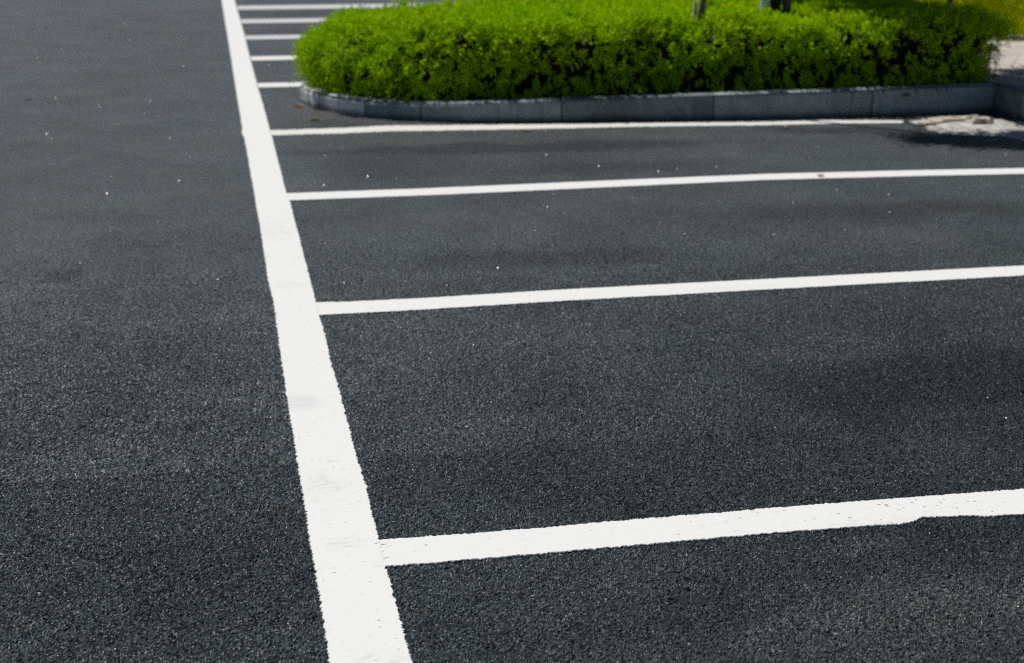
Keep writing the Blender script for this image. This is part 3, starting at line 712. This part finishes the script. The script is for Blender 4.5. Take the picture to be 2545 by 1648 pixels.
# ------------------------------------------------------------------ weed at the hedge end
def blade(base, d, length, width, droop, seg=6):
    V = []; F = []; base = Vector(base); d = Vector(d).normalized(); sd = d.cross(Vector((0, 0, 1))).normalized()
    for i in range(seg+1):
        t = i/seg; c = base+d*length*t+Vector((0, 0, -droop*(t*t)*length)); w_ = width*(math.sin(math.pi*min(t*.86+.12, 1)))*.5
        V += [c-sd*w_, c+Vector((0, 0, -w_*.4)), c+sd*w_]
    for i in range(seg):
        for j in range(2):
            a = i*3+j; F.append((a, a+1, a+4, a+3))
    return V, F
wx, wy = at(2478, 196, .2)
weed = tag(empty('weed', (wx, wy, .2)), 'spiky weed with arching leaves at the right end of the hedge beside the pale paving', 'weed')
r_ = random.Random(5); parts = []; stm = []
for k in range(7):
    hx, hy = r_.uniform(-.02, .07), r_.uniform(.0, .25); hh = r_.uniform(.12, .30)
    stm.append(tube([(hx*.4, hy, -.01), (hx*.8, hy, hh*.6), (hx, hy, hh)], [.004, .003, .002], 5))
    for j in range(9):
        a = r_.uniform(0, 6.28); zz = hh*r_.uniform(.5, 1)
        parts.append(blade((hx*.9, hy, zz), (math.cos(a)+.25, math.sin(a), r_.uniform(.1, .9)), r_.uniform(.07, .13), r_.uniform(.010, .018), r_.uniform(.3, .9)))
v, f = join(parts); mesh_obj('leaves', v, f, M_WEED, weed)
v, f = join(stm); mesh_obj('stems', v, f, M_WEED, weed)
wx, wy = at(2512, 184, .2)
wd2 = tag(empty('weed', (wx, wy, .2)), 'thin bare weed stalk on the paving right of the spiky weed', 'weed')
v, f = join([tube([(0, 0, 0), (.02, 0, .09), (.07, 0, .17)], [.003, .0025, .001], 5), tube([(.01, 0, .05), (-.02, 0, .10)], [.002, .001], 5)])
mesh_obj('stalk', v, f, M_WEED, wd2)
v, f = join([blade((0, 0, .01), (math.cos(a), math.sin(a), .3), .05, .012, .4) for a in (.2, 1.7, 2.9, 4.1, 5.3)])
mesh_obj('leaves', v, f, M_WEED, wd2)

# ------------------------------------------------------------------ cement patch and gully in the corner
out = [(2261, 302), (2304, 296), (2396, 289), (2446, 290), (2500, 300), (2560, 318), (2600, 332), (2600, 362), (2545, 350), (2475, 336), (2374, 335), (2338, 331), (2301, 318), (2275, 308)]
pts = smooth_path([at(x, y) for x, y in out]+[at(*out[0])], .04)[:-1]
cx, cy = pts.mean(0)
gl = tag(empty('gully', (float(cx), float(cy), 0)), 'rough pale cement surround of a drain, lit between shadows in the kerb corner', 'drain')
V = []; F = []; nr = 9; n = len(pts)
for k in range(nr):
    t = 1-k/(nr-1)*.995
    for i, (x, y) in enumerate(pts):
        jag = 1+(.05*math.sin(i*1.7)+.04*math.sin(i*.63+1))*t
        px, py = (x-cx)*t*jag, (y-cy)*t*jag
        hgt = .004+.010*(1-t)**.5+.003*math.sin(px*17+1)*math.sin(py*23)*(1-t)+random.uniform(-.001, .001)*(1-t)
        V.append((px, py, hgt if k else -.004))
for k in range(nr-1):
    for i in range(n):
        F.append((k*n+i, k*n+(i+1) % n, (k+1)*n+(i+1) % n, (k+1)*n+i))
mesh_obj('cement_collar', V, F, M_CONC, gl, True)
def slab(cx_, cy_, w_, d_, h_, rz, mat, name, parent, jag=.15, seed=0):
    r_ = random.Random(seed); n = 11; V = []; F = []
    ring_ = []
    for i in range(n):
        a = 2*math.pi*i/n; q = 1+r_.uniform(-jag, jag)
        x, y = math.cos(a)*w_/2*q, math.sin(a)*d_/2*q
        ring_.append((cx_+x*math.cos(rz)-y*math.sin(rz), cy_+x*math.sin(rz)+y*math.cos(rz)))
    for z, sc in ((0, 1.04), (h_*.7, 1), (h_, .9)):
        for x, y in ring_: V.append((cx_+(x-cx_)*sc, cy_+(y-cy_)*sc, z+(r_.uniform(-.1, .1)*h_ if z else 0)))
    for k in range(2):
        for i in range(n): F.append((k*n+i, k*n+(i+1) % n, (k+1)*n+(i+1) % n, (k+1)*n+i))
    F.append(tuple(2*n+i for i in range(n)))
    return mesh_obj(name, V, F, mat, parent)
for k, (px, py, w_, d_, rz) in enumerate([(2356, 304, .20, .10, .1), (2393, 300, .26, .10, -.1), (2440, 312, .12, .1, .3)]):
    x, y = at(px, py); slab(x-cx, y-cy, w_, d_, .018, rz, M_IRON, 'gully_opening', gl, .45, k)
M_SAND = mat_plain('sand_lump', (.40, .35, .28), (.62, .56, .47), 25, .9, .6, .01)
for k, (px, py, w_, d_, h_) in enumerate([(2312, 303, .16, .16, .018), (2340, 298, .20, .14, .022), (2382, 295, .30, .12, .02), (2432, 300, .25, .14, .018), (2448, 304, .1, .1, .04)]):
    x, y = at(px, py, .02)
    o = slab(0, 0, w_, d_, h_, .2*k, M_SAND, 'stone_lump', None, .5, 20+k); o.location = (x, y, .012)
    tag(o, ['small tan lump at the left end of the cement patch', 'tan lump second from the left on the cement patch', 'longest tan lump along the back of the cement patch',
            'tan lump at the right of the cement patch near the kerb corner', 'small tan lump furthest right, tucked against the kerb corner'][k], 'stone', 'tan lumps lying on the cement patch')

# ------------------------------------------------------------------ litter
def dead_leaf(px, py, size, rz, label, mat=M_DRY, z=.003):
    x, y = at(px, py); V = []; F = []; n = 7
    for i in range(n):
        t = i/(n-1); w_ = size*.30*math.sin(math.pi*(t*.92+.04)); c = .25*size*(t-.5)**2
        V += [(size*(t-.5), -w_, .006+c*1.2+w_*.35), (size*(t-.5), 0, .002+c), (size*(t-.5), w_, .006+c*1.2+w_*.25)]
    for i in range(n-1):
        for j in range(2):
            a = i*3+j; F.append((a, a+3, a+4, a+1))
    o = mesh_obj('dead_leaf', V, F, mat); o.location = (x, y, z); o.rotation_euler = (0, 0, rz)
    return tag(o, label, 'leaf', 'dead leaves on the asphalt')
dead_leaf(742, 265, .09, .4, 'brown dead leaf lying left of the rounded kerb end')
dead_leaf(781, 298, .10, 1.0, 'brown dead leaf in front of the rounded kerb end')
dead_leaf(1309, 328, .07, .2, 'small tan leaf just in front of the worn line, left half of the kerb')
dead_leaf(70, 248, .07, .9, 'small tan leaf far out on the lane at the left')
dead_leaf(2040, 441, .05, .2, 'tiny pale leaf just below the third bay line at right', z=.006)
dead_leaf(1952, 318, .05, 2.2, 'tiny reddish leaf in front of the worn line, right half of the kerb')

# glinting mica chips in the surface, thousands of them, far past counting
nfl = 2600
Y = 2.6 + rng.random(nfl)**1.0*19.5; X = np.zeros(nfl)
for i in range(nfl):
    X[i] = rng.uniform(-.30*Y[i]-.0, .66*Y[i])
keep = ~((inside_dist(np.stack([X, Y], 1)) > -.25)) & ~((X > SX(Y)-.05)) & ~((X > .13) & (X < .37))
for E in (t1, t2, t3, t4):
    w0 = W_(E); yy = np.interp(X, [p[0] for p in w0], [p[1] for p in w0])
    keep &= ~((X > .3) & (Y < yy+.03) & (Y > yy-.17))
X, Y = X[keep], Y[keep]; nfl = len(X)
sz = rng.uniform(.0007, .0023, nfl)*np.clip(Y/6, .55, 1.4)
tilt = rng.uniform(0, R(46), nfl); az = rng.uniform(0, 2*math.pi, nfl)
nv = np.stack([np.sin(tilt)*np.cos(az), np.sin(tilt)*np.sin(az), np.cos(tilt)], 1)
a = np.cross(nv, rng.normal(0, 1, nv.shape)); a /= np.linalg.norm(a, axis=1)[:, None]; b = np.cross(nv, a)
C = np.stack([X, Y, np.full(nfl, .0045)], 1)
top = [C + (a*math.cos(k*2*math.pi/5)+b*math.sin(k*2*math.pi/5))*sz[:, None] for k in range(5)]
apex = C - nv*(sz*1.2)[:, None]
V = np.stack(top+[apex], 1).reshape(-1, 3); o_ = (np.arange(nfl)*6)[:, None]
F3 = np.concatenate([o_+np.array([[0, 1, 2]]), o_+np.array([[0, 2, 3]]), o_+np.array([[0, 3, 4]])]+[o_+np.array([[(k+1) % 5, k, 5]]) for k in range(5)])
tag(mesh_obj('mica_grit', V, F3, M_FLECK), 'glinting mineral grit scattered through the dark asphalt surface', 'grit', kind='stuff')
